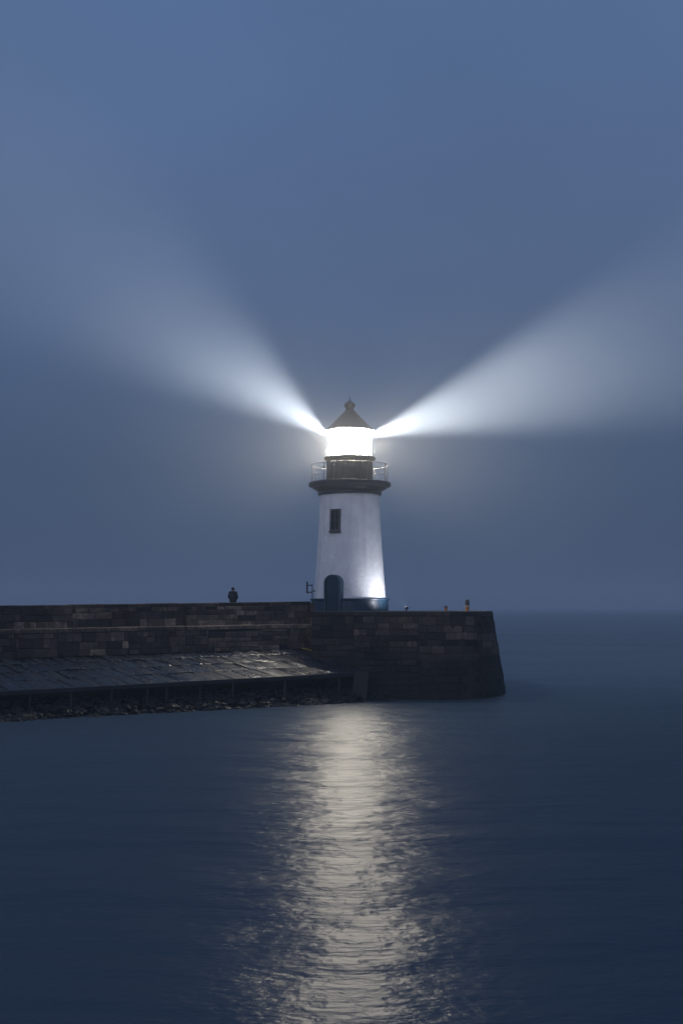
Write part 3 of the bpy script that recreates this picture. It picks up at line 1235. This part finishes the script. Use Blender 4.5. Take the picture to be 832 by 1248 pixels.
BEAM = 3.3e5
zb = zy(532)
sp = lamp('beam_lamp', 'SPOT', (c[0] - 1.33, c[1] - 0.35, zb), BEAM * 0.85, (0.93, 0.96, 1.0), spot_size=math.radians(55), spot_blend=1.0, shadow_soft_size=0.2)
point_to(sp, at(190, 366, 77))
sp = lamp('beam_lamp', 'SPOT', (c[0] + 1.36, c[1] - 0.15, zb), BEAM * 1.3, (0.97, 0.97, 0.97), spot_size=math.radians(42), spot_blend=0.8, shadow_soft_size=0.22)
point_to(sp, at(750, 432, 73))

sp = lamp('flood_light', 'SPOT', lampc + dirn * 0.09, 580, (0.95, 0.95, 1.0), spot_size=math.radians(110), spot_blend=0.9, shadow_soft_size=0.06)
point_to(sp, aim)

sun = lamp('sun', 'SUN', (0, -20, 60), 0.50, (0.94, 0.89, 1.0), angle=math.radians(40))
sd = Vector((-0.35, -0.8, 0.45)).normalized()        # direction to the (cloud-veiled) sun
sun.rotation_euler = sd.to_track_quat('Z', 'Y').to_euler()

# ================================================================== WORLD
w = bpy.data.worlds.new('World')
sc.world = w
w.use_nodes = True
nt = w.node_tree
bg = nt.nodes['Background']
wo = nt.nodes['World Output']
sky = N(nt, 'ShaderNodeTexSky', sky_type='NISHITA', sun_disc=False)
sky.sun_elevation = math.radians(-4)
sky.sun_rotation = math.atan2(sd.x, sd.y)
bg.inputs['Strength'].default_value = 0.05
nt.links.new(sky.outputs[0], bg.inputs['Color'])
tc = N(nt, 'ShaderNodeTexCoord')
sx = N(nt, 'ShaderNodeSeparateXYZ')
nt.links.new(tc.outputs['Generated'], sx.inputs[0])
grad = ramp(nt, sx.outputs['Z'], [(0.0, (0.033, 0.062, 0.118)), (0.12, (0.044, 0.079, 0.150)), (0.30, (0.077, 0.125, 0.240)),
                                  (0.5, (0.087, 0.154, 0.305)), (1.0, (0.10, 0.175, 0.34))])
cl = N(nt, 'ShaderNodeTexNoise')
cl.inputs['Scale'].default_value = 1.6
cl.inputs['Detail'].default_value = 4
mp = N(nt, 'ShaderNodeMapping')
mp.inputs['Scale'].default_value = (1, 1, 2.2)
nt.links.new(tc.outputs['Generated'], mp.inputs[0])
nt.links.new(mp.outputs[0], cl.inputs['Vector'])
grad = mix(nt, 1.0, grad, ramp(nt, cl.outputs['Fac'], [(0.3, 0.88), (0.7, 1.12)]), 'MULTIPLY')
bg2 = N(nt, 'ShaderNodeBackground')
nt.links.new(grad, bg2.inputs['Color'])
ads = N(nt, 'ShaderNodeAddShader')
nt.links.new(bg.outputs[0], ads.inputs[0])
nt.links.new(bg2.outputs[0], ads.inputs[1])
nt.links.new(ads.outputs[0], wo.inputs['Surface'])

# ================================================================== CAMERA
cam = bpy.data.cameras.new('camera')
cam.sensor_fit = 'VERTICAL'
cam.sensor_height = 36
cam.lens = 36 * F / 1248
cam.shift_y = (HY - 624) / 1248
cam.clip_end = 20000
co = bpy.data.objects.new('camera', cam)
co.location = (0, 0, CAMZ)
co.rotation_euler = (math.radians(90), 0, 0)
COL.objects.link(co)
sc.camera = co

# ================================================================== RENDER
sc.render.resolution_x, sc.render.resolution_y = 682, 1024
vsx = sc.view_settings
vsx.view_transform = 'Standard'
vsx.look = 'None'
vsx.exposure = 0
vsx.gamma = 1
vsx.use_curve_mapping = False
cy = sc.cycles
cy.use_adaptive_sampling = False
cy.use_denoising = True
cy.denoiser = 'OPENIMAGEDENOISE'
cy.max_bounces = 6
cy.diffuse_bounces = 2
cy.glossy_bounces = 3
cy.transparent_max_bounces = 8
cy.volume_bounces = 1
cy.sample_clamp_indirect = 3.0
cy.caustics_reflective = False
cy.caustics_refractive = False
